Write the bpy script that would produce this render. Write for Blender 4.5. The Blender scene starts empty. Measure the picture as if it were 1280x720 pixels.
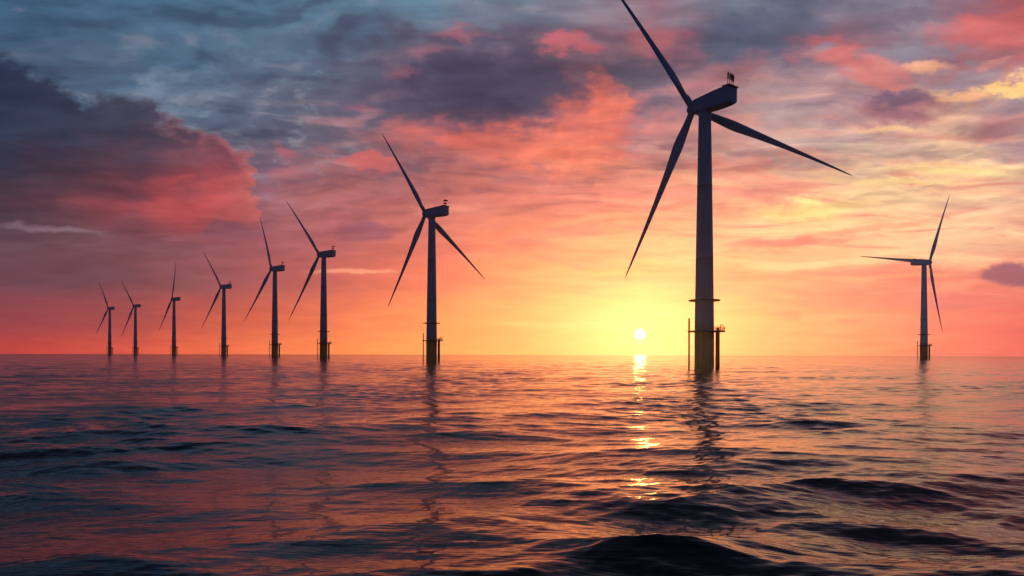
import bpy, math, random
import numpy as np
from mathutils import Vector, Matrix

scene = bpy.context.scene
COL = scene.collection

SUN_E = 0.9
HAZE = 0.00007
HAZE_G = 0.87
SEA_R = 3200.0
SW1, SW2, SW3, SW4 = 0.105, 0.120, 0.088, 0.072   # wave steepness by size class
RIPPLES = [(0.55, 0.6, 3.4, 3, 0.5, 0.25, -6, 0.35, 0.10), (2.2, 0.45, 4.5, 2, 0.5, 0.2, 9, 0.35, 0.03)]

# ------------------------------------------------------------------ camera
CAM_H = 4.6            # metres above the sea
F = 853.33             # focal length in photo pixels (1280 wide)
CX, HY = 640.0, 442.3  # photo column of the view axis, photo row of the horizon
cam_d = bpy.data.cameras.new("camera")
cam_d.sensor_width = 36.0
cam_d.lens = 24.0
cam_d.shift_y = (HY - 360.0) / 1280.0
cam_d.clip_start = 0.1
cam_d.clip_end = 40000.0
cam = bpy.data.objects.new("camera", cam_d)
COL.objects.link(cam)
cam.location = (0, 0, CAM_H)
cam.rotation_euler = (math.radians(90), math.radians(-0.14), 0)
scene.camera = cam

# ------------------------------------------------------------------ render / exposure
scene.render.engine = 'CYCLES'
vs = scene.view_settings
vs.view_transform = 'Standard'
vs.look = 'None'
vs.exposure = 0.10
vs.gamma = 1.0
vs.use_curve_mapping = False
scene.cycles.use_denoising = True
scene.cycles.max_bounces = 5
scene.cycles.glossy_bounces = 3
scene.cycles.diffuse_bounces = 2
scene.cycles.volume_bounces = 0
scene.cycles.sample_clamp_direct = 20.0
scene.cycles.sample_clamp_indirect = 4.0

SUN_AZ = math.atan((800 - CX) / F)                      # to the right of straight ahead
SUN_EL = math.atan((HY - 417.5) / F * math.cos(SUN_AZ))
SUN_DIR = Vector((math.sin(SUN_AZ) * math.cos(SUN_EL), math.cos(SUN_AZ) * math.cos(SUN_EL), math.sin(SUN_EL)))

# ------------------------------------------------------------------ world: dusk sky with clouds
world = bpy.data.worlds.new("World")
scene.world = world
world.use_nodes = True
world.cycles.sampling_method = 'MANUAL'
world.cycles.sample_map_resolution = 512
NT = world.node_tree
NT.nodes.clear()
LK = NT.links


def lin(h):
    out = []
    for i in (0, 2, 4):
        c = int(h[i:i + 2], 16) / 255.0
        out.append(c / 12.92 if c <= 0.04045 else ((c + 0.055) / 1.055) ** 2.4)
    return out


def put(sock, v):
    if hasattr(v, 'links') or isinstance(v, bpy.types.NodeSocket):
        LK.new(v, sock)
    else:
        sock.default_value = v


def M(op, a, b=0.0, c=0.0, clamp=False):
    n = NT.nodes.new('ShaderNodeMath')
    n.operation = op
    n.use_clamp = clamp
    for i, v in enumerate((a, b, c)):
        put(n.inputs[i], v)
    return n.outputs[0]


def VM(op, a, b=None, scale=None):
    n = NT.nodes.new('ShaderNodeVectorMath')
    n.operation = op
    put(n.inputs[0], a)
    if b is not None:
        put(n.inputs[1], b)
    if scale is not None:
        put(n.inputs['Scale'], scale)
    return n.outputs['Value'] if op in ('LENGTH', 'DOT_PRODUCT') else n.outputs[0]


def SS(v, lo, hi, a=0.0, b=1.0):
    n = NT.nodes.new('ShaderNodeMapRange')
    n.interpolation_type = 'SMOOTHSTEP'
    for i, q in enumerate((v, lo, hi, a, b)):
        put(n.inputs[i], q)
    return n.outputs[0]


def MIX(f, a, b, mode='MIX'):
    n = NT.nodes.new('ShaderNodeMix')
    n.data_type = 'RGBA'
    n.blend_type = mode
    put(n.inputs[0], f)
    for k, v in ((6, a), (7, b)):
        if isinstance(v, str):
            n.inputs[k].default_value = (*lin(v), 1)
        elif isinstance(v, (tuple, list)):
            n.inputs[k].default_value = (*v[:3], 1)
        else:
            LK.new(v, n.inputs[k])
    return n.outputs[2]


def XYZ(x, y, z=0.0):
    n = NT.nodes.new('ShaderNodeCombineXYZ')
    for i, v in enumerate((x, y, z)):
        put(n.inputs[i], v)
    return n.outputs[0]


def NOISE(vec, scale, detail=4.0, rough=0.55, dist=0.0, col=False):
    n = NT.nodes.new('ShaderNodeTexNoise')
    n.noise_dimensions = '2D'
    LK.new(vec, n.inputs['Vector'])
    n.inputs['Scale'].default_value = scale
    n.inputs['Detail'].default_value = detail
    n.inputs['Roughness'].default_value = rough
    n.inputs['Distortion'].default_value = dist
    return n.outputs['Color'] if col else n.outputs['Fac']


def RAMP(f, stops, interp='LINEAR'):
    n = NT.nodes.new('ShaderNodeValToRGB')
    r = n.color_ramp
    r.interpolation = interp
    while len(r.elements) > 1:
        r.elements.remove(r.elements[-1])
    for i, (p, h) in enumerate(stops):
        e = r.elements[0] if i == 0 else r.elements.new(p)
        e.position = p
        e.color = (*lin(h), 1) if isinstance(h, str) else (h, h, h, 1)
    LK.new(f, n.inputs[0])
    return n.outputs[0]


tc = NT.nodes.new('ShaderNodeTexCoord')
sep = NT.nodes.new('ShaderNodeSeparateXYZ')
LK.new(tc.outputs['Generated'], sep.inputs[0])
dx, dy, dz = sep.outputs
zup = M('MAXIMUM', dz, 0.0)
yc = M('MAXIMUM', dy, 0.22)
# sky coordinates on a far vertical plane north of the place: 1 unit = 6.7 degrees
SX = M('ADD', M('MULTIPLY', M('DIVIDE', dx, yc), F / 100), CX / 100)
SY = M('SUBTRACT', HY / 100, M('MULTIPLY', M('DIVIDE', zup, yc), F / 100))
# coordinates on the flat cloud deck overhead
zd = M('ADD', zup, 0.11)
CP = XYZ(M('DIVIDE', dx, zd), M('DIVIDE', dy, zd), 0.0)

P0 = XYZ(SX, SY, 0.0)
hgt = SS(SY, 4.3, 1.6)                     # 0 near the horizon, 1 high up
wa = NOISE(CP, 1.6, 4.0, 0.55, 0.3, col=True)
wsub = VM('SUBTRACT', wa, (0.5, 0.5, 0.5))
w2 = NOISE(XYZ(M('MULTIPLY', SX, 1.0), M('MULTIPLY', SY, 1.9), 3.0), 2.1, 5.0, 0.6, 0.0, col=True)
w2sub = VM('SUBTRACT', w2, (0.5, 0.5, 0.5))
amp = XYZ(M('MULTIPLY_ADD', hgt, 1.0, 0.7), M('MULTIPLY_ADD', hgt, 0.75, 0.10), 0.0)
warp = VM('MULTIPLY', wsub, amp)
amp2 = XYZ(M('MULTIPLY_ADD', hgt, 0.45, 0.35), M('MULTIPLY_ADD', hgt, 0.5, 0.06), 0.0)
warp2 = VM('MULTIPLY', w2sub, amp2)
PW = VM('ADD', VM('ADD', P0, warp), warp2)          # strongly warped: broad colour
PB = VM('ADD', VM('ADD', P0, VM('SCALE', warp, scale=0.45)), warp2)   # cloud edges
PTHIN = VM('ADD', P0, VM('MULTIPLY', w2sub, XYZ(0.5, M('MULTIPLY_ADD', hgt, 0.16, 0.07))))   # thin streaks: little vertical warp
sw = NT.nodes.new('ShaderNodeSeparateXYZ')
LK.new(PW, sw.inputs[0])
u = M('DIVIDE', M('ADD', sw.outputs[0], 4.0), 20.8)   # -400..1680 px -> 0..1

GX = [0, 80, 160, 240, 320, 400, 480, 560, 640, 720, 800, 880, 960, 1040, 1120, 1200, 1280]
GRID = {
    -500: "1c2c44 1c2c44 1e2e46 1e2e46 20304a 20304a 22324a 24344c 26344c 28344c 2a344c 2a344c 2a344c 2c344c 2c344c 2e344a 2e344a",
    -150: "2c4660 2e4a66 30506c 345470 385874 3c5a74 3e5a74 405a72 445670 485470 505470 4c546c 485068 4c5068 505268 5a5064 644e60",
    0:   "3d5f7a 42657f 446680 4a6c85 557791 587a92 5a7c94 5d7d94 657889 7b707f 8c6573 6c7486 5a647a 6c6678 7d7585 8c6270 c05e60",
    60:  "3a5570 4a6680 4c6882 52708a 5a7388 55697f 54657d 606478 5d5568 7f6472 94646f 696879 5e6177 8f626e 83717f b06a70 b8686c",
    120: "43556c 526880 58708a 5b7086 5f6c80 606679 686477 775e6e 765566 8c6068 7c6878 a0747c a88c8f a48088 a07c84 c49484 a48a92",
    180: "4a5a70 4e5c72 525c70 5a5c6e 606073 666274 72606e 8c5e68 a85c5e b06468 b87478 c88f88 b89c99 c09c98 ceA292 dcae92 b08a8c",
    240: "4e3c4a 584050 6a4856 7a505e 8a5864 a86262 ae6466 b86a68 c87068 dd7f70 e68c76 ea9478 efaa86 f0bc8e f0c494 efbe94 edb696",
    300: "5c4452 64444f 6e4651 7a4a56 8c505a a05a60 b46460 c87062 da8468 ea9a74 f4b07e f6ba8a f6be8c f6cc90 f5ca98 f3c498 eeb48e",
    350: "6a4250 6c4450 74464f 804c56 985258 b05c58 c86858 dc7c60 ec9868 f1a56e f1ae72 f1ae76 f3a67a f09c76 ec8c70 e88670 e07c6e",
    400: "96404a 9e444a a64a4c c0544a d2604a e07050 ec8656 f49c5e f5a866 f3b26c f1ba72 f3b672 f4aa70 f6a674 f29070 ee7a68 e86a60",
    440: "c8463f d24e42 de5846 f06a48 f67a4e fa8a50 fa9856 faa85c f6ac62 f4b46a f2b870 f4b470 f5aa6e f7a46e f4906c ee7a66 ea6860",
}
rows = sorted(GRID)
base = None
for i, r in enumerate(rows):
    cs = GRID[r].split()
    rc = RAMP(u, [((x + 400) / 2080.0, c) for x, c in zip(GX, cs)])
    if base is None:
        base = rc
    else:
        p = rows[i - 1]
        f = SS(sw.outputs[1], p / 100.0, r / 100.0)
        base = MIX(f, base, rc)
sky = base


nblob = 0
PC = PT = None


def VM3(a, b):
    """b, with an (insignificant) dependence on a"""
    n = NT.nodes.new('ShaderNodeVectorMath')
    n.operation = 'MULTIPLY_ADD'
    LK.new(a, n.inputs[0])
    n.inputs[1].default_value = (1e-8, 1e-8, 1e-8)
    LK.new(b, n.inputs[2])
    return n.outputs[0]


def blob(x, y, rx, ry, colr, s=1.0, rot=0.0, soft=0.6, mode='MIX', P=None):
    """a cloud patch: centre and radii in 1/100 px of the sky plane, ragged edge from the warp"""
    global sky, nblob, PC, PT
    if True:
        thin = ry <= 8.5
        if nblob % 6 == 0:      # keeps the evaluation in order (bounded stack)
            PC = VM3(sky, PB)
            PT = VM3(sky, PTHIN)
        nblob += 1
    n = NT.nodes.new('ShaderNodeMapping')
    n.vector_type = 'TEXTURE'
    n.inputs['Location'].default_value = (x / 100, y / 100, 0)
    n.inputs['Rotation'].default_value = (0, 0, math.radians(rot))
    n.inputs['Scale'].default_value = (rx / 100, ry / 100, 1)
    LK.new(PT if thin else PC, n.inputs[0])
    d = VM('LENGTH', n.outputs[0])
    f = SS(d, 1.0 + soft * 0.5, 1.0 - soft, 0.0, s)
    sky = MIX(f, sky, colr, mode)
    return f
w2s = NT.nodes.new('ShaderNodeSeparateXYZ')
LK.new(w2, w2s.inputs[0])
w2x = w2s.outputs[2]
PWX = sw.outputs[0]
# --- thin high cloud texture over the whole sky
dn = NOISE(CP, 2.6, 7.0, 0.60, 0.15)
streak = NOISE(XYZ(M('MULTIPLY', SX, 0.45), M('MULTIPLY', SY, 3.4), 1.0), 1.5, 7.0, 0.6, 0.5)
scrap = SS(dn, 0.44, 0.60, 0.0, 0.7)
scrap = M('MULTIPLY', scrap, SS(SY, 2.7, 1.7))
scrap = M('MULTIPLY', scrap, SS(SY, 0.1, 0.9))
sky = MIX(M('MULTIPLY', scrap, SS(SX, 8.5, 5.5)), sky, MIX(SS(SX, 2.0, 6.0), '445069', '5a5368'))
rim = M('MULTIPLY', SS(dn, 0.40, 0.475), SS(dn, 0.53, 0.485))
rim = M('MULTIPLY', rim, SS(w2x, 0.46, 0.66, 0.0, 0.28))
rim = M('MULTIPLY', rim, M('MULTIPLY', SS(SY, 0.5, 1.1), SS(SY, 2.6, 1.9)))
rim = M('MULTIPLY', rim, SS(SX, 6.2, 3.8))
sky = MIX(rim, sky, '9aa2ae')

# relief: cloud lumps are lit from the sun's side, in shade on the other
CQ = VM('ADD', XYZ(M('MULTIPLY', M('DIVIDE', dx, zd), 0.75), M('MULTIPLY', M('DIVIDE', dy, zd), 1.25)), VM('SCALE', wsub, scale=0.35))
CQ = VM3(sky, CQ)
q0 = NOISE(CQ, 2.3, 6.0, 0.58, 0.0)
q1 = NOISE(VM('ADD', CQ, (0.035, 0.075, 0.0)), 2.3, 3.0, 0.58, 0.0)
em = M('SUBTRACT', q0, q1)
relm = M('MULTIPLY', SS(SY, 3.4, 1.6), SS(SX, 8.0, 10.5, 1.0, 0.65))
litm = M('MULTIPLY', SS(em, 0.01, 0.16, 0.0, 0.42), relm)
shad = M('MULTIPLY', SS(em, -0.01, -0.14, 0.0, 0.42), relm)
litc = MIX(SS(PWX, 2.6, 5.6), '7c8698', 'd2746a')
litc = MIX(SS(PWX, 8.5, 11.0), litc, 'f2b08c')
litc = MIX(SS(SY, 1.3, 0.3), litc, '8d8494')
sky = MIX(litm, sky, litc)
shc = MIX(SS(PWX, 2.6, 5.6), '35415c', '57485f')
shc = MIX(SS(PWX, 8.5, 11.0), shc, '7e6b7e')
sky = MIX(shad, sky, shc)

PB_ = VM3(sky, PB)
# --- bank of cloud at the left, crisp upper edge, red underside
sb = NT.nodes.new('ShaderNodeSeparateXYZ')
LK.new(PB_, sb.inputs[0])
bx, by = sb.outputs[0], sb.outputs[1]
EDGE = [(-0.5, .55), (0, .62), (.6, .88), (1.05, 1.15), (1.5, 1.12), (1.8, 1.16), (2.1, 1.42), (2.4, 1.60), (2.6, 1.66), (2.9, 1.92), (3.1, 2.15), (3.25, 2.5), (3.38, 3.3)]
edge = RAMP(M('DIVIDE', M('ADD', bx, 1.0), 5.0), [((x + 1) / 5.0, y / 5.0) for x, y in EDGE])
dep = M('SUBTRACT', by, M('MULTIPLY', edge, 5.0))
bank = M('MULTIPLY', SS(dep, -0.06, 0.20), SS(by, 3.15, 2.5))
bu = M('DIVIDE', M('ADD', sw.outputs[0], 1.0), 5.0)
def brow(t): return RAMP(bu, [((x + 1) / 5.0, h) for x, h in t])
b1 = brow([(0, '252e46'), (.8, '2e344b'), (1.6, '3b3c50'), (2.2, '4c4252'), (2.7, '6a4a58'), (3.1, '9a5558')])
b2 = brow([(0, '302f43'), (.8, '412f40'), (1.5, '523543'), (2.1, '623a48'), (2.7, '864753'), (3.1, 'b45c58')])
b3 = brow([(0, '42303e'), (.8, '54323e'), (1.6, '863c44'), (2.1, 'b0464a'), (2.6, 'bc4c4e'), (3.1, 'b85a57')])
bc = MIX(SS(sw.outputs[1], 1.5, 2.1), b1, b2)
bc = MIX(SS(sw.outputs[1], 2.05, 2.65), bc, b3)
lit = M('MULTIPLY', SS(dep, 0.26, 0.0), SS(bx, 1.7, 2.9))
bc = MIX(M('MULTIPLY', lit, 0.85), bc, 'c4605a')
sky = MIX(bank, sky, bc)

# --- tall cloud mass in the middle
blob(590, 120, 160, 80, '675467', .7, 0, .8)
blob(520, 108, 85, 40, '55526a', .6, 0, .8)
blob(725, 165, 62, 62, 'd4685a', .9, 0, .6)
blob(610, 178, 135, 27, 'd8685a', .85, 3, .8)
blob(690, 190, 70, 26, 'f07a5f', .85, 0, .8)
blob(748, 128, 26, 34, 'de6e5c', .9, 0, .35)
blob(600, 108, 125, 56, '3b3650', .97, 2, .75)
blob(668, 112, 50, 40, '4a465e', .85, 0, .7)
blob(640, 22, 75, 20, '60667c', .7, 0, .6)
blob(705, 56, 34, 17, 'be616a', .9, -5, .6)
blob(585, 48, 32, 9, 'a45a66', .65, 0, .95)
blob(530, 62, 28, 7, '94566a', .5, 0, .95)
blob(500, 92, 22, 8, '965a6a', .5, 0, .95)
blob(820, 55, 45, 22, 'b4646c', .7, 20, .7)
blob(795, 98, 58, 34, '5c5669', .85, 0, .7)
blob(740, 205, 70, 12, 'ec8468', .6, 0, .8)
blob(455, 206, 50, 13, 'c8605d', .8, 5, .6)
blob(560, 182, 34, 9, 'd4665c', .8, 12, .6)
blob(350, 196, 20, 12, 'b45c62', .6, 0, .9)
blob(355, 217, 28, 8, 'b45c62', .55, 0, .9)
blob(452, 135, 26, 5, 'a45e6a', .5, 0, .95)
# pale crests in the bright part of the sky
wisp = M('MULTIPLY', SS(streak, 0.50, 0.68, 0.0, 0.30), M('MULTIPLY', SS(SX, 6.5, 10.5), M('MULTIPLY', SS(SY, 1.4, 2.2), SS(SY, 4.2, 3.2))))
sky = MIX(wisp, sky, 'fde0a0')
rosy = M('MULTIPLY', SS(streak, 0.48, 0.34, 0.0, 0.6), M('MULTIPLY', SS(SX, 4.0, 8.0), M('MULTIPLY', SS(SY, 1.2, 2.2), SS(SY, 4.1, 3.2))))
sky = MIX(rosy, sky, 'e68a7c')

# --- slate and coral clouds at the upper right
blob(915, 48, 78, 34, '525a72', .9, -3, .7)
blob(985, 30, 40, 40, '5a5d74', .8, 0, .7)
blob(905, 96, 60, 20, 'a0626c', .6, -12, .8)
blob(1045, 70, 56, 20, 'c86a68', .8, 12, .7)
blob(1090, 92, 50, 16, 'cc7670', .8, 12, .7)
blob(1030, 60, 24, 5, '86808e', .7, -8, .6)
blob(1110, 22, 70, 14, '6d5c71', .7, -12, .7)
blob(1140, 62, 60, 13, '857c8b', .7, -10, .6)
blob(1245, 28, 85, 22, 'c4605e', .85, -4, .7)
blob(1205, 92, 60, 16, '8b7f8d', .75, -15, .6)
blob(1155, 84, 30, 7, 'eaa37e', .8, -5, .6)
blob(1195, 118, 52, 11, 'e8aa78', .75, 8, .7)
blob(1258, 107, 42, 12, 'f8c47c', .9, -8, .6)
blob(1245, 78, 26, 6, 'd88a80', .7, -15, .5)
blob(1260, 158, 52, 18, 'c07c7e', .6, -10, .6)
blob(1124, 132, 64, 25, 'a86a76', .8, 0, .45)
blob(1124, 122, 50, 17, '775d72', .9, 0, .55)
blob(1110, 161, 40, 4, 'f4c28a', .7, 0, .8)
blob(1190, 212, 120, 8, 'fcd48c', .75, 3, .9)
blob(1130, 226, 90, 4, 'fbd68c', .7, 0, .8)
blob(1220, 240, 70, 5, 'f3b48c', .6, 0, .8)
blob(1010, 190, 60, 8, 'f0a088', .5, 3, .7)
# --- streaks low in the sky
blob(1010, 262, 75, 14, 'fde08c', .9, -6, .8)
blob(985, 302, 82, 7, 'e68a7a', .95, -4, .55)
blob(1085, 285, 90, 4, 'f0a27e', .7, -7, .6)
blob(960, 236, 60, 14, 'e89080', .6, 0, .7)
blob(830, 352, 150, 7, 'f5ae78', .75, 0, .6)
blob(760, 318, 70, 6, 'f3a276', .7, 0, .6)
blob(720, 346, 90, 6, 'f0a072', .7, 2, .6)
blob(930, 348, 60, 4, 'f2a07a', .7, -5, .6)
blob(960, 362, 80, 6, 'f3a07a', .65, -2, .6)
blob(760, 407, 34, 7, 'eeb478', .75, 4, .5)
blob(690, 406, 80, 5, 'f3bd76', .6, 2, .6)
blob(985, 394, 22, 6, 'ee8f74', .8, 4, .5)
blob(1062, 400, 16, 4, 'ee8d72', .7, 0, .5)
blob(1100, 368, 130, 22, 'ea8073', .55, -3, .8)
blob(1195, 377, 50, 12, 'd27474', .75, -2, .6)
blob(1272, 343, 42, 17, '84596b', .98, 0, .35)
blob(1110, 345, 120, 4, 'f3ae7c', .5, -3, .6)
blob(292, 288, 52, 11, '7b4d5e', .8, 0, .5)
blob(462, 290, 52, 13, '875263', .85, 0, .5)
blob(60, 287, 75, 4.5, '8f7581', .6, 4, .8)
blob(55, 340, 120, 22, '5e3f4f', .6, 4, .5)
blob(440, 340, 62, 2.6, 'ee9d7c', .7, 0, .6)
blob(655, 303, 34, 9, 'd4706a', .7, 0, .6)
blob(560, 262, 70, 8, 'e08a76', .6, 0, .7)

# the same relief, faintly, over everything
g2 = M('MULTIPLY_ADD', em, M('MULTIPLY', hgt, 1.2), 1.0)
sky = MIX(1.0, sky, XYZ(g2, g2, M('POWER', g2, 0.8)), 'MULTIPLY')

# fine modulation, so nothing is airbrushed
fs = M('MULTIPLY_ADD', M('SUBTRACT', streak, 0.5), M('MULTIPLY_ADD', SS(SY, 3.9, 2.4), 0.25, 0.35), 1.0)
fd = M('MULTIPLY_ADD', M('SUBTRACT', dn, 0.5), M('MULTIPLY_ADD', hgt, 0.7, 0.35), 1.0)
g = M('MULTIPLY', fs, fd)
sky = MIX(1.0, sky, XYZ(M('POWER', g, 0.8), g, M('POWER', g, 0.9)), 'MULTIPLY')

# glow and disc of the low sun
sd = VM('DOT_PRODUCT', tc.outputs['Generated'], tuple(SUN_DIR))
ang = M('MULTIPLY', M('ARCCOSINE', M('MINIMUM', sd, 0.999999)), 180 / math.pi)
glow = M('EXPONENT', M('MULTIPLY', ang, -0.55))
sky = MIX(1.0, sky, VM('SCALE', (1.0, 0.72, 0.25), scale=M('MULTIPLY', glow, 0.06)), 'ADD')
# the sky round a low sun is far brighter in red than a screen can show
aur = M('MULTIPLY', M('EXPONENT', M('MULTIPLY', ang, -0.10)), SS(SY, 2.0, 4.0))
sky = MIX(1.0, sky, VM('SCALE', (1.0, 0.10, 0.015), scale=M('MULTIPLY', aur, 2.4)), 'ADD')
disc = SS(ang, 0.54, 0.30)
sky = MIX(disc, sky, (3.0, 2.6, 1.7))

# the sky behind and overhead: deep dusk blue
back = MIX(SS(dz, 0.05, 0.6), (0.021, 0.096, 0.240), (0.009, 0.026, 0.066))
sky = MIX(SS(dy, 0.55, 0.05), sky, back)
sky = MIX(SS(dz, -0.01, -0.06), sky, (0.01, 0.015, 0.025))

nishita = NT.nodes.new('ShaderNodeTexSky')
nishita.sky_type = 'NISHITA'
nishita.sun_disc = False
nishita.sun_elevation = SUN_EL
nishita.sun_rotation = SUN_AZ
bg0 = NT.nodes.new('ShaderNodeBackground')
LK.new(nishita.outputs[0], bg0.inputs[0])
bg0.inputs[1].default_value = 0.004
bg = NT.nodes.new('ShaderNodeBackground')
LK.new(sky, bg.inputs[0])
bg.inputs[1].default_value = 1.0
addb = NT.nodes.new('ShaderNodeAddShader')
LK.new(bg0.outputs[0], addb.inputs[0])
LK.new(bg.outputs[0], addb.inputs[1])
wout = NT.nodes.new('ShaderNodeOutputWorld')
LK.new(addb.outputs[0], wout.inputs[0])

# ------------------------------------------------------------------ sun
sun_d = bpy.data.lights.new("sun", 'SUN')
sun_d.energy = SUN_E
sun_d.angle = math.radians(0.9)
sun_d.color = (1.0, 0.42, 0.10)
sun = bpy.data.objects.new("sun", sun_d)
COL.objects.link(sun)
sun.rotation_euler = (-SUN_DIR).to_track_quat('-Z', 'Y').to_euler()

# ------------------------------------------------------------------ sea
rng = np.random.default_rng(11)


def make_sea():
    R0, R1, NR = 0.6, SEA_R, 2100
    rr = [0.6 * (8.0 / 0.6) ** (i / 40) for i in range(40)]
    rr += list(8.0 * (R1 / 8.0) ** (np.arange(NR) / (NR - 1)))
    r = np.array(rr, dtype=np.float64)
    dense = np.linspace(-46, 46, 1100)
    coarse = np.linspace(46, 314, 133)[1:-1]
    a = np.radians(np.concatenate([dense, coarse]))
    A, R = np.meshgrid(a, r)
    X = (R * np.sin(A)).astype(np.float32)
    Y = (R * np.cos(A)).astype(np.float32)
    dr = np.gradient(r)[:, None].astype(np.float32)
    # waves: (wavelength, steepness) over a spread of headings, short ones die out where the mesh is coarse
    waves = []
    for lo, hi, n, st, spread in ((9.0, 26.0, 14, SW1, 22), (3.6, 9.0, 22, SW2, 21), (1.3, 3.6, 34, SW3, 31), (0.5, 1.3, 36, SW4, 30), (0.24, 0.5, 24, 0.045, 34)):
        for k in range(n):
            L = math.exp(rng.uniform(math.log(lo), math.log(hi)))
            th = math.radians(rng.normal(-8, spread))
            waves.append((L, st / math.sqrt(n) * rng.uniform(0.6, 1.4), th, rng.uniform(0, 6.283)))
    Z = np.zeros_like(X)
    DX = np.zeros_like(X)
    DY = np.zeros_like(X)
    # slow patches: calm and rough water alternate
    patch = np.zeros_like(X)
    for k in range(7):
        L = rng.uniform(18, 60)
        th = rng.uniform(0, 6.283)
        patch += np.sin(X * (math.cos(th) * 6.283 / L) + Y * (math.sin(th) * 6.283 / L * 1.3) + rng.uniform(0, 6.283))
    patch = np.clip(1.0 + 0.18 * patch, 0.6, 1.5).astype(np.float32)
    near = np.clip(32.0 / R, 0.30, 1.0).astype(np.float32)       # the swell runs higher close by
    near2 = np.clip(28.0 / R, 0.42, 1.0).astype(np.float32)
    for L, st, th, ph in waves:
        k = 6.2832 / L
        cx, cy = math.sin(th), math.cos(th)
        lim = np.clip((L / dr - 2.2) / 2.5, 0, 1)
        nz = int((lim[:, 0] > 0).sum())
        if nz == 0:
            continue
        s = slice(0, nz)
        p = k * (X[s] * cx + Y[s] * cy) + ph
        amp = (st / k) * lim[s] * (patch[s] if L < 9 else 1.0) * (near[s] if L > 6 else near2[s] if L > 3.6 else 1.0)
        sn, cs = np.sin(p), np.cos(p)
        Z[s] += amp * cs
        DX[s] -= amp * cx * sn * 0.9
        DY[s] -= amp * cy * sn * 0.9
    X += DX
    Y += DY
    n_r, n_a = X.shape
    co = np.stack([X, Y, Z], -1).reshape(-1, 3)
    co = np.concatenate([co, [[0, 0, 0]]]).astype(np.float32)
    idx = np.arange(n_r * n_a).reshape(n_r, n_a)
    nx = np.roll(idx, -1, axis=1)
    quads = np.stack([idx[:-1], idx[1:], nx[1:], nx[:-1]], -1).reshape(-1, 4)
    tris = np.stack([np.full(n_a, n_r * n_a), idx[0], nx[0]], -1)
    me = bpy.data.meshes.new("sea")
    nq, nt = len(quads), len(tris)
    me.vertices.add(len(co))
    me.vertices.foreach_set("co", co.ravel())
    me.loops.add(nq * 4 + nt * 3)
    me.loops.foreach_set("vertex_index", np.concatenate([quads.ravel(), tris.ravel()]).astype(np.int32))
    me.polygons.add(nq + nt)
    me.polygons.foreach_set("loop_start", np.concatenate([np.arange(nq) * 4, nq * 4 + np.arange(nt) * 3]).astype(np.int32))
    me.polygons.foreach_set("use_smooth", np.ones(nq + nt, dtype=bool))
    me.update(calc_edges=True)
    me.validate()
    return me


def new_mat(name):
    m = bpy.data.materials.new(name)
    m.use_nodes = True
    nt = m.node_tree
    bsdf = next(n for n in nt.nodes if n.type == 'BSDF_PRINCIPLED')
    return m, nt, bsdf


def sea_material():
    m, nt, b = new_mat("sea_water")
    b.inputs['Base Color'].default_value = (0.0025, 0.006, 0.011, 1)
    b.inputs['Roughness'].default_value = 0.03
    b.inputs['IOR'].default_value = 1.43
    b.inputs['Specular Tint'].default_value = (1.0, 0.90, 0.86, 1)
    b.inputs['Specular IOR Level'].default_value = 0.5
    g = nt.nodes.new('ShaderNodeNewGeometry')

    # waves too small for the mesh far out at sea are carried by the roughness
    ln = nt.nodes.new('ShaderNodeVectorMath')
    ln.operation = 'LENGTH'
    nt.links.new(g.outputs['Position'], ln.inputs[0])
    mr = nt.nodes.new('ShaderNodeMapRange')
    mr.interpolation_type = 'SMOOTHSTEP'
    for i, v in ((1, 50.0), (2, 1500.0), (3, 0.055), (4, 0.12)):
        mr.inputs[i].default_value = v
    nt.links.new(ln.outputs['Value'], mr.inputs[0])
    nt.links.new(mr.outputs[0], b.inputs['Roughness'])

    def ripple(scale, sx, sy, det, rough, dist, rot):
        mp = nt.nodes.new('ShaderNodeMapping')
        mp.inputs['Scale'].default_value = (sx, sy, 1)
        mp.inputs['Rotation'].default_value = (0, 0, math.radians(rot))
        nt.links.new(g.outputs['Position'], mp.inputs[0])
        n = nt.nodes.new('ShaderNodeTexNoise')
        n.noise_dimensions = '2D'
        n.inputs['Scale'].default_value = scale
        n.inputs['Detail'].default_value = det
        n.inputs['Roughness'].default_value = rough
        n.inputs['Distortion'].default_value = dist
        nt.links.new(mp.outputs[0], n.inputs['Vector'])
        return n.outputs['Fac']

    prev = None
    for (sc, sx, sy, det, rough, dist, rot, strength, d) in RIPPLES:
        bp = nt.nodes.new('ShaderNodeBump')
        bp.inputs['Strength'].default_value = strength
        bp.inputs['Distance'].default_value = d
        nt.links.new(ripple(sc, sx, sy, det, rough, dist, rot), bp.inputs['Height'])
        if prev is not None:
            nt.links.new(prev, bp.inputs['Normal'])
        prev = bp.outputs[0]
    nt.links.new(prev, b.inputs['Normal'])
    return m


sea = bpy.data.objects.new("sea", make_sea())
COL.objects.link(sea)
sea.data.materials.append(sea_material())
sea["kind"] = "structure"
sea["label"] = "dark rippling sea reflecting the orange and pink sunset"

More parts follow.
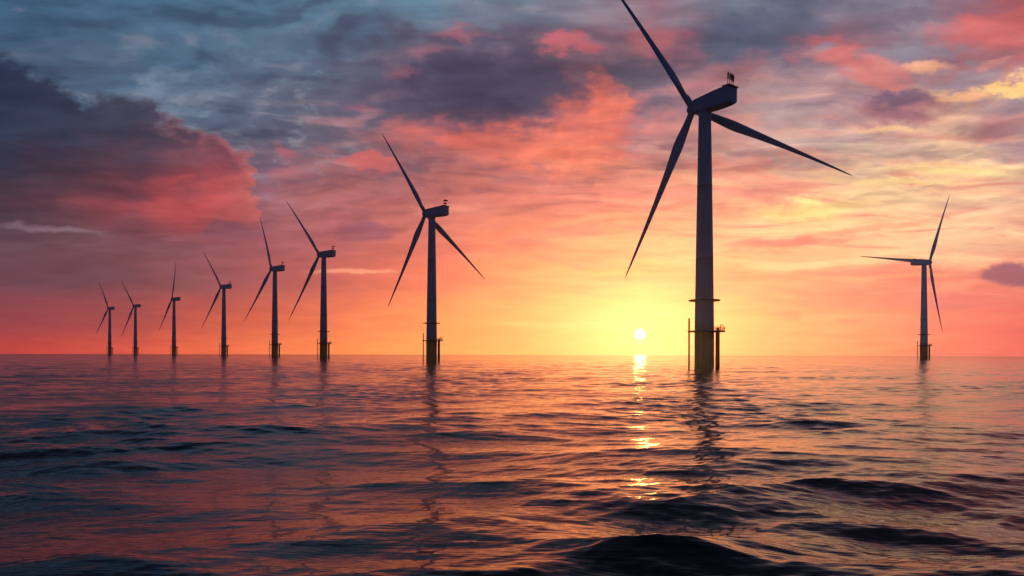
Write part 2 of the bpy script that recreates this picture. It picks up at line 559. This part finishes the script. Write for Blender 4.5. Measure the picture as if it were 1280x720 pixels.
# ------------------------------------------------------------------ materials of the turbines
def paint(name, col, rough, streaks=0.25, spec=0.35):
    m, nt, b = new_mat(name)
    tc = nt.nodes.new('ShaderNodeTexCoord')
    mp = nt.nodes.new('ShaderNodeMapping')
    mp.inputs['Scale'].default_value = (0.9, 0.9, 0.07)
    nt.links.new(tc.outputs['Object'], mp.inputs[0])
    n = nt.nodes.new('ShaderNodeTexNoise')
    n.inputs['Scale'].default_value = 1.3
    n.inputs['Detail'].default_value = 6
    nt.links.new(mp.outputs[0], n.inputs[0])
    r = nt.nodes.new('ShaderNodeValToRGB')
    r.color_ramp.elements[0].position = 0.3
    r.color_ramp.elements[0].color = (*[c * (1 - streaks) for c in col], 1)
    r.color_ramp.elements[1].position = 0.65
    r.color_ramp.elements[1].color = (*col, 1)
    nt.links.new(n.outputs['Fac'], r.inputs[0])
    nt.links.new(r.outputs[0], b.inputs['Base Color'])
    b.inputs['Roughness'].default_value = rough
    b.inputs['Specular IOR Level'].default_value = spec
    return m


MAT = {
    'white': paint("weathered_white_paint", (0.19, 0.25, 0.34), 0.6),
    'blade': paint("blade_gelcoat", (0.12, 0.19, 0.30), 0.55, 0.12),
    'pale': paint("haze_veil_paint", (0.80, 0.62, 0.64), 0.5, 0.1),  # veil of haze on the right-hand turbine, put into the paint colour
    'yellow': paint("orange_marine_paint", (0.95, 0.26, 0.08), 0.6, 0.35),
    'steel': paint("dark_galvanised_steel", (0.07, 0.07, 0.075), 0.6, 0.3),
    'rust': paint("brown_painted_steel", (0.45, 0.13, 0.045), 0.7, 0.4),
    'black': paint("black_mast_tip", (0.015, 0.015, 0.02), 0.6, 0.1),
}


# ------------------------------------------------------------------ mesh helpers
class MB:
    def __init__(self):
        self.v, self.f, self.s = [], [], []

    def loft(self, rings, cap0=True, cap1=True, smooth=True):
        n = len(rings[0])
        b = len(self.v)
        for rg in rings:
            self.v += [tuple(p) for p in rg]
        for i in range(len(rings) - 1):
            for j in range(n):
                k = (j + 1) % n
                self.f.append((b + i * n + j, b + i * n + k, b + (i + 1) * n + k, b + (i + 1) * n + j))
                self.s.append(smooth)
        if cap0:
            self.f.append(tuple(b + j for j in reversed(range(n))))
            self.s.append(False)
        if cap1:
            self.f.append(tuple(b + (len(rings) - 1) * n + j for j in range(n)))
            self.s.append(False)

    def lathe(self, prof, n=32, c=(0, 0)):
        """prof: (radius, z) upwards"""
        self.loft([[(c[0] + r * math.cos(6.28318 * j / n), c[1] + r * math.sin(6.28318 * j / n), z) for j in range(n)] for r, z in prof])

    def tube(self, p, q, r, n=8, r2=None):
        p, q = Vector(p), Vector(q)
        d = (q - p).normalized()
        a = d.orthogonal().normalized()
        b = d.cross(a)
        rings = []
        for c, rad in ((p, r), (q, r if r2 is None else r2)):
            rings.append([c + a * (rad * math.cos(6.28318 * j / n)) + b * (rad * math.sin(6.28318 * j / n)) for j in range(n)])
        self.loft(rings)

    def box(self, lo, hi):
        x0, y0, z0 = lo
        x1, y1, z1 = hi
        self.loft([[(x0, y0, z), (x1, y0, z), (x1, y1, z), (x0, y1, z)] for z in (z0, z1)], smooth=False)

    def arc_rail(self, rad, z, a0, a1, r=0.06, n=28):
        pts = [(rad * math.cos(a0 + (a1 - a0) * i / n), rad * math.sin(a0 + (a1 - a0) * i / n), z) for i in range(n + 1)]
        for i in range(n):
            self.tube(pts[i], pts[i + 1], r, 6)

    def mesh(self, name, mat):
        me = bpy.data.meshes.new(name)
        me.from_pydata([tuple(v) for v in self.v], [], self.f)
        me.polygons.foreach_set("use_smooth", self.s)
        me.materials.append(mat)
        me.update()
        return me


def part(name, me, parent, mat4=None, label=None):
    o = bpy.data.objects.new(name, me)
    COL.objects.link(o)
    o.parent = parent
    if mat4 is not None:
        o.matrix_local = mat4
    if label:
        o["label"] = label
    return o


# ------------------------------------------------------------------ shared part shapes (reference turbine: 92 m to the hub)
def tower_mesh():
    m = MB()
    prof = []
    z0, z1 = 12.9, 88.9
    for i in range(25):
        t = i / 24
        z = z0 + (z1 - z0) * t
        prof.append((3.30 - 1.20 * t ** 1.15, z))
        if i in (8, 16):                     # bolted flange seams
            prof += [(prof[-1][0] + 0.05, z + 0.02), (prof[-1][0] + 0.05, z + 0.22), (prof[-1][0] - 0.01, z + 0.24)]
    m.lathe(prof, 48)
    return m.mesh("tower", MAT['white'])


def tp_mesh():
    m = MB()
    m.lathe([(3.34, -6), (3.34, 12.3)], 48)
    return m.mesh("transition_piece", MAT['yellow'])


def platform_mesh():
    m = MB()
    n = 40
    prof = []
    rings = []
    for dz, s in ((12.35, 0.97), (12.42, 1.0), (12.80, 1.0), (12.86, 0.985)):
        ring = []
        for j in range(n):
            a = 6.28318 * j / n
            r = 5.7 + 1.3 * max(0.0, math.cos(a)) ** 3     # laydown area bulges on one side
            ring.append((r * s * math.cos(a), r * s * math.sin(a), dz))
        rings.append(ring)
    m.loft(rings, smooth=False)
    return m.mesh("platform", MAT['steel'])


def railing_mesh():
    m = MB()
    def R(a): return 5.55 + 1.3 * max(0.0, math.cos(a)) ** 3
    A0, A1 = math.radians(-80), math.radians(80)
    n = 22
    for i in range(n + 1):
        a = A0 + (A1 - A0) * i / n
        x, y = R(a) * math.cos(a), R(a) * math.sin(a)
        m.tube((x, y, 12.86), (x, y, 14.15), 0.055, 6)
        if i < n:
            b = A0 + (A1 - A0) * (i + 1) / n
            x2, y2 = R(b) * math.cos(b), R(b) * math.sin(b)
            for z in (13.45, 14.12):
                m.tube((x, y, z), (x2, y2, z), 0.055, 6)
    return m.mesh("railing", MAT['rust'])


def davit_mesh():
    m = MB()
    m.tube((5.4, -2.0, 12.86), (5.4, -2.0, 14.9), 0.13)
    m.tube((5.4, -2.0, 14.9), (6.6, -2.6, 14.3), 0.09)
    m.box((4.0, -3.3, 12.86), (4.9, -2.5, 13.8))
    return m.mesh("davit_crane", MAT['rust'])


def ring_mesh():
    m = MB()
    m.lathe([(5.3, 23.25), (5.36, 23.32), (5.36, 23.62), (5.3, 23.68)], 40)
    return m.mesh("service_ring", MAT['steel'])


def landing_mesh():
    """broad fender tube of the boat landing, right of the tower"""
    m = MB()
    m.lathe([(0.74, -6), (0.74, 12.34)], 20, (4.45, -1.0))
    return m.mesh("boat_landing_tube", MAT['rust'])


def ladder_mesh():
    """slim ladder mast at the left, rising above the deck"""
    m = MB()
    for y in (-0.9, -0.35):
        m.tube((-5.15, y, -6), (-5.15, y, 17.2), 0.30, 8)
    z = 0.4
    while z < 17.2:
        m.tube((-5.15, -0.9, z), (-5.15, -0.35, z), 0.05, 6)
        z += 0.45
    for z in (14.3, 15.6, 16.8):
        m.box((-5.45, -0.75, z), (-4.8, -0.45, z + 0.45))
    return m.mesh("ladder", MAT['steel'])


# the nacelle is modelled with the rotor axis along +X, centred on the tower top (z = 0 at hub height)
NB, NF = -11.6, 3.6      # rear and front ends along the axis
HUBX = 5.2


def nacelle_mesh():
    m = MB()
    secs = [  # x, half width, z bottom, z top, chamfer
        (NF, 2.15, -2.6, 2.35, .2), (-5.5, 2.4, -2.9, 2.9, .18), (-9.9, 2.4, -2.85, 3.0, .18), (-11.3, 2.38, -2.6, 3.0, .18), (NB, 2.35, -2.3, 2.95, .15)]
    rings = []
    for x, w, zb, zt, c in secs:
        rings.append([(x, -w, zb + c * 2.6), (x, -w, zt - c), (x, -w + c, zt), (x, w - c, zt), (x, w, zt - c), (x, w, zb + c * 2.6), (x, w - c * 3.5, zb), (x, -w + c * 3.5, zb)])
    m.loft(rings, smooth=False)
    m.lathe([(2.06, -3.5), (2.3, -2.5)], 32)
    return m.mesh("nacelle", MAT['blade'])


def roof_lip_mesh():
    m = MB()
    rings = []
    for x, w, z0, z1 in ((-12.3, 2.2, 2.55, 2.8), (-11.9, 2.5, 2.55, 3.15), (-9.2, 2.5, 2.96, 3.25)):
        rings.append([(x, -w, z0), (x, -w, z1), (x, w, z1), (x, w, z0)])
    m.loft(rings, smooth=False)
    return m.mesh("cooler_hood", MAT['steel'])


def hub_mesh():
    m = MB()
    prof = [(1.5, -1.9), (1.95, -1.5), (2.05, -0.6), (2.0, 0.5), (1.75, 1.3), (1.2, 1.95), (0.5, 2.3), (0.05, 2.38)]
    m.lathe(prof, 32)
    for i in range(len(m.v)):
        x, y, z = m.v[i]
        m.v[i] = (HUBX + z, x, y)
    m.f = [tuple(f) for f in m.f]
    return m.mesh("hub", MAT['blade'])


def blade_mesh(kind=0):
    """unit blade: z from 0 (axis) to 1 (tip); x = rotor axis direction, y = chord; metres across"""
    m = MB()
    rings = []
    N, K = 44, 20
    for i in range(N + 1):
        t = i / N
        z = 0.012 + (1 - 0.012) * t
        if t < 0.04:
            chord, thick = 2.35, 1.0
        else:
            q = (t - 0.04) / 0.96
            up = min(1.0, q / 0.20)
            up = up * up * (3 - 2 * up)
            cmax = 2.35 + (3.6 - 2.35) * up
            fall = max(0.0, (q - 0.20) / 0.80)
            chord = cmax * (1 - fall) ** 0.95 * (1 - 0.28 * math.sin(math.pi * min(1, fall)) ** 1.0) + 0.30 * min(1, fall * 3)
            thick = 1.0 - 0.76 * up
            if t > 0.975:
                chord *= max(0.12, math.sqrt(max(0, 1 - ((t - 0.975) / 0.025) ** 2)))
        tw = math.radians(16) * (1 - t) ** 2 + math.radians(2)
        off = -0.12 * (chord - 2.35) if t > 0.04 else 0
        bend = 2.6 * t ** 2.2
        ring = []
        for j in range(K):
            a = 6.28318 * j / K
            cc = math.cos(a) * 0.5 * chord + off
            th = math.sin(a) * 0.5 * chord * thick
            if thick < 0.9:       # sharpen the trailing edge
                th *= (0.55 + 0.45 * math.cos(a)) if math.cos(a) < 0 else 1.0
            x = th * math.cos(tw) - cc * math.sin(tw) + bend
            y = th * math.sin(tw) + cc * math.cos(tw)
            ring.append((x, y, z))
        rings.append(ring)
    m.loft(rings)
    return m.mesh("blade", MAT['blade'])


def sensor_rods(k):
    """one slim rod with a fat dark tip"""
    m = MB()
    m.tube((0, 0, 0), (-0.15, 0, 2.6), 0.11, 6)
    m.tube((-0.12, 0, 1.9), (-0.2, 0, 3.7), 0.26, 8, 0.30)
    m.tube((-0.2, 0, 3.7), (-0.22, 0, 4.4), 0.30, 8, 0.05)
    return m.mesh("sensor_rod", MAT['black'])


def mast_frame_mesh():
    m = MB()
    for y in (-0.9, 0.9):
        m.tube((-10.4, y, 2.9), (-10.4, y, 6.3), 0.16, 6)
    m.box((-11.8, -1.1, 6.0), (-9.9, 1.1, 6.6))
    m.box((-11.1, -1.0, 4.3), (-9.9, 1.0, 4.8))
    return m.mesh("sensor_mast", MAT['black'])


ME = dict(tower=tower_mesh(), tp=tp_mesh(), plat=platform_mesh(), rail=railing_mesh(), davit=davit_mesh(), ring=ring_mesh(),
          landing=landing_mesh(), ladder=ladder_mesh(), nacelle=nacelle_mesh(), lip=roof_lip_mesh(), hub=hub_mesh(),
          blade=blade_mesh(), rod=sensor_rods(0), frame=mast_frame_mesh())


def ray(px, py):
    return Vector(((px - CX) / F, 1.0, (HY - py) / F)).normalized()


ROLL = math.tan(math.radians(0.14))


def unroll(px, py):
    """photo pixel -> pixel of a level camera (the photo's horizon drops slightly to the right)"""
    return px, py - (px - 640) * ROLL


def turbine(px, hub_y, s, yaw, ryaw, tips, label, mast, pale=False):
    """px: tower column; hub_y: row of the rotor centre; s: size relative to the 92 m reference; yaw, ryaw: headings of nacelle and rotor (degrees)"""
    yaw, ryaw = math.radians(yaw), math.radians(ryaw)
    _, hy = unroll(px, hub_y)
    H = 92.0 * s
    d = F * (H - CAM_H) / (HY - hy)
    base = Vector(((px - CX) / F * d, d, 0))
    root = bpy.data.objects.new("wind_turbine", None)
    COL.objects.link(root)
    root.location = base
    root.scale = (s, s, s)
    root["label"] = label
    root["category"] = "wind turbine"
    root["group"] = "wind turbines standing in the sea"
    face = -math.atan2(base.x, base.y)                       # turns the deck furniture to the same side in each picture
    Rz = Matrix.Rotation(face, 4, 'Z')
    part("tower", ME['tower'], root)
    part("transition_piece", ME['tp'], root)
    pl = part("platform", ME['plat'], root, Rz)
    part("railing", ME['rail'], pl)
    part("davit_crane", ME['davit'], pl)
    part("service_ring", ME['ring'], root)
    part("boat_landing_tube", ME['landing'], root, Rz)
    part("ladder", ME['ladder'], root, Rz)
    ax = Vector((math.cos(yaw), math.sin(yaw), 0))
    T = Matrix.Translation((0, 0, 92)) @ Matrix.Rotation(yaw, 4, 'Z')
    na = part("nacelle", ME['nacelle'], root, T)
    part("cooler_hood", ME['lip'], na)
    if mast == 'rods':
        for x, y in ((-11.2, 2.1), (-11.2, 1.0), (-11.0, -0.2), (-10.6, -1.5)):
            part("sensor_rod", ME['rod'], na, Matrix.Translation((x, y, 3.0)))
    elif mast == 'frame':
        part("sensor_mast", ME['frame'], na)
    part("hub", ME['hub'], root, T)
    # blades: in the rotor plane, aimed so that the tip lies on its line of sight
    C = base + Vector((0, 0, H)) + ax * (HUBX * s)
    ax = Vector((math.cos(ryaw), math.sin(ryaw), 0))
    eye = Vector((0, 0, CAM_H))
    out = []
    for tx, ty in tips:
        r = ray(*unroll(tx, ty))
        plane_pt = C + ax * (2.6 * s)                          # the tip is bent forward
        k = (plane_pt - eye).dot(ax) / r.dot(ax)
        P = eye + r * k
        v = P - plane_pt
        L = v.length
        zdir = v.normalized()
        ydir = zdir.cross(ax).normalized()
        Mx = Matrix((
            (ax.x, ydir.x, zdir.x * L / s, (C - base).x / s),
            (ax.y, ydir.y, zdir.y * L / s, (C - base).y / s),
            (ax.z, ydir.z, zdir.z * L / s, (C - base).z / s),
            (0, 0, 0, 1)))
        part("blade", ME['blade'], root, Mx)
        out.append(round(L / s, 1))
    if pale:                                                  # lightening by haze, painted into its colour
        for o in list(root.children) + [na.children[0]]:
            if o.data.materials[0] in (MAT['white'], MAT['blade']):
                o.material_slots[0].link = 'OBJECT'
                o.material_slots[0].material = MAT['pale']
    print("TURB", px, "d=%.0f" % d, "L", out)
    return root


turbine(880.3, 131, 1.00, 125, 112, [(748, -42), (780, 348), (1066, 221)],
        "tallest nearest wind turbine beside the setting sun, its upper blade leaving the picture", 'rods')
turbine(539.5, 266, 1.00, 146, 125, [(477, 166.5), (484, 384), (606, 350)],
        "second tallest wind turbine, dark with three blades, left of the setting sun", 'frame')
turbine(404.5, 318, 1.15, 153, 140, [(357, 250), (360, 401)],
        "wind turbine at the right end of the receding row, boxy mast on its nacelle", 'frame')
turbine(343.5, 336, 1.28, 153, 145, [(324.5, 271), (304.5, 402)],
        "slim wind turbine with near upright top blade, second from the right in the receding row", 'frame')
turbine(279.8, 358.5, 1.33, 155, 150, [(254, 315), (251, 411)],
        "fourth wind turbine from the left end of the row, small mast on its nacelle", 'frame')
turbine(217.5, 374, 1.38, 157, 150, [(220, 325), (198, 414)],
        "small far wind turbine whose top blade stands almost vertical and leans slightly right", None)
turbine(169.3, 382.5, 1.42, 153, 145, [(151.5, 351), (151, 422)],
        "tiny far wind turbine without nacelle mast, second from the left end of the row", None)
turbine(137.2, 385.5, 1.42, 153, 145, [(123.5, 352), (119, 419)],
        "tiniest farthest wind turbine at the left end of the row under the cloud bank", None)
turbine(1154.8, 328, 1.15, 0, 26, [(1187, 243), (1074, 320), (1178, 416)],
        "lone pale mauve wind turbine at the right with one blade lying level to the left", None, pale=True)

# ------------------------------------------------------------------ haze: thin salty air over the sea
def make_haze():
    R = SEA_R + 60
    z0, z1 = -9.0, 235.0
    me = bpy.data.meshes.new("haze")
    v = [(x, y, z) for z in (z0, z1) for x, y in ((-R, -R), (R, -R), (R, R), (-R, R))]
    f = [(3, 2, 1, 0), (4, 5, 6, 7), (0, 1, 5, 4), (1, 2, 6, 5), (2, 3, 7, 6), (3, 0, 4, 7)]
    me.from_pydata(v, [], f)
    m = bpy.data.materials.new("haze")
    m.use_nodes = True
    nt = m.node_tree
    nt.nodes.clear()
    o = nt.nodes.new('ShaderNodeOutputMaterial')
    p = nt.nodes.new('ShaderNodeVolumePrincipled')
    p.inputs['Color'].default_value = (0.62, 0.72, 1.0, 1)
    p.inputs['Density'].default_value = HAZE
    p.inputs['Anisotropy'].default_value = HAZE_G
    nt.links.new(p.outputs[0], o.inputs['Volume'])
    me.materials.append(m)
    ob = bpy.data.objects.new("haze", me)
    COL.objects.link(ob)
    ob["kind"] = "stuff"
    ob["label"] = "thin warm haze over the sea"
    return ob


make_haze()
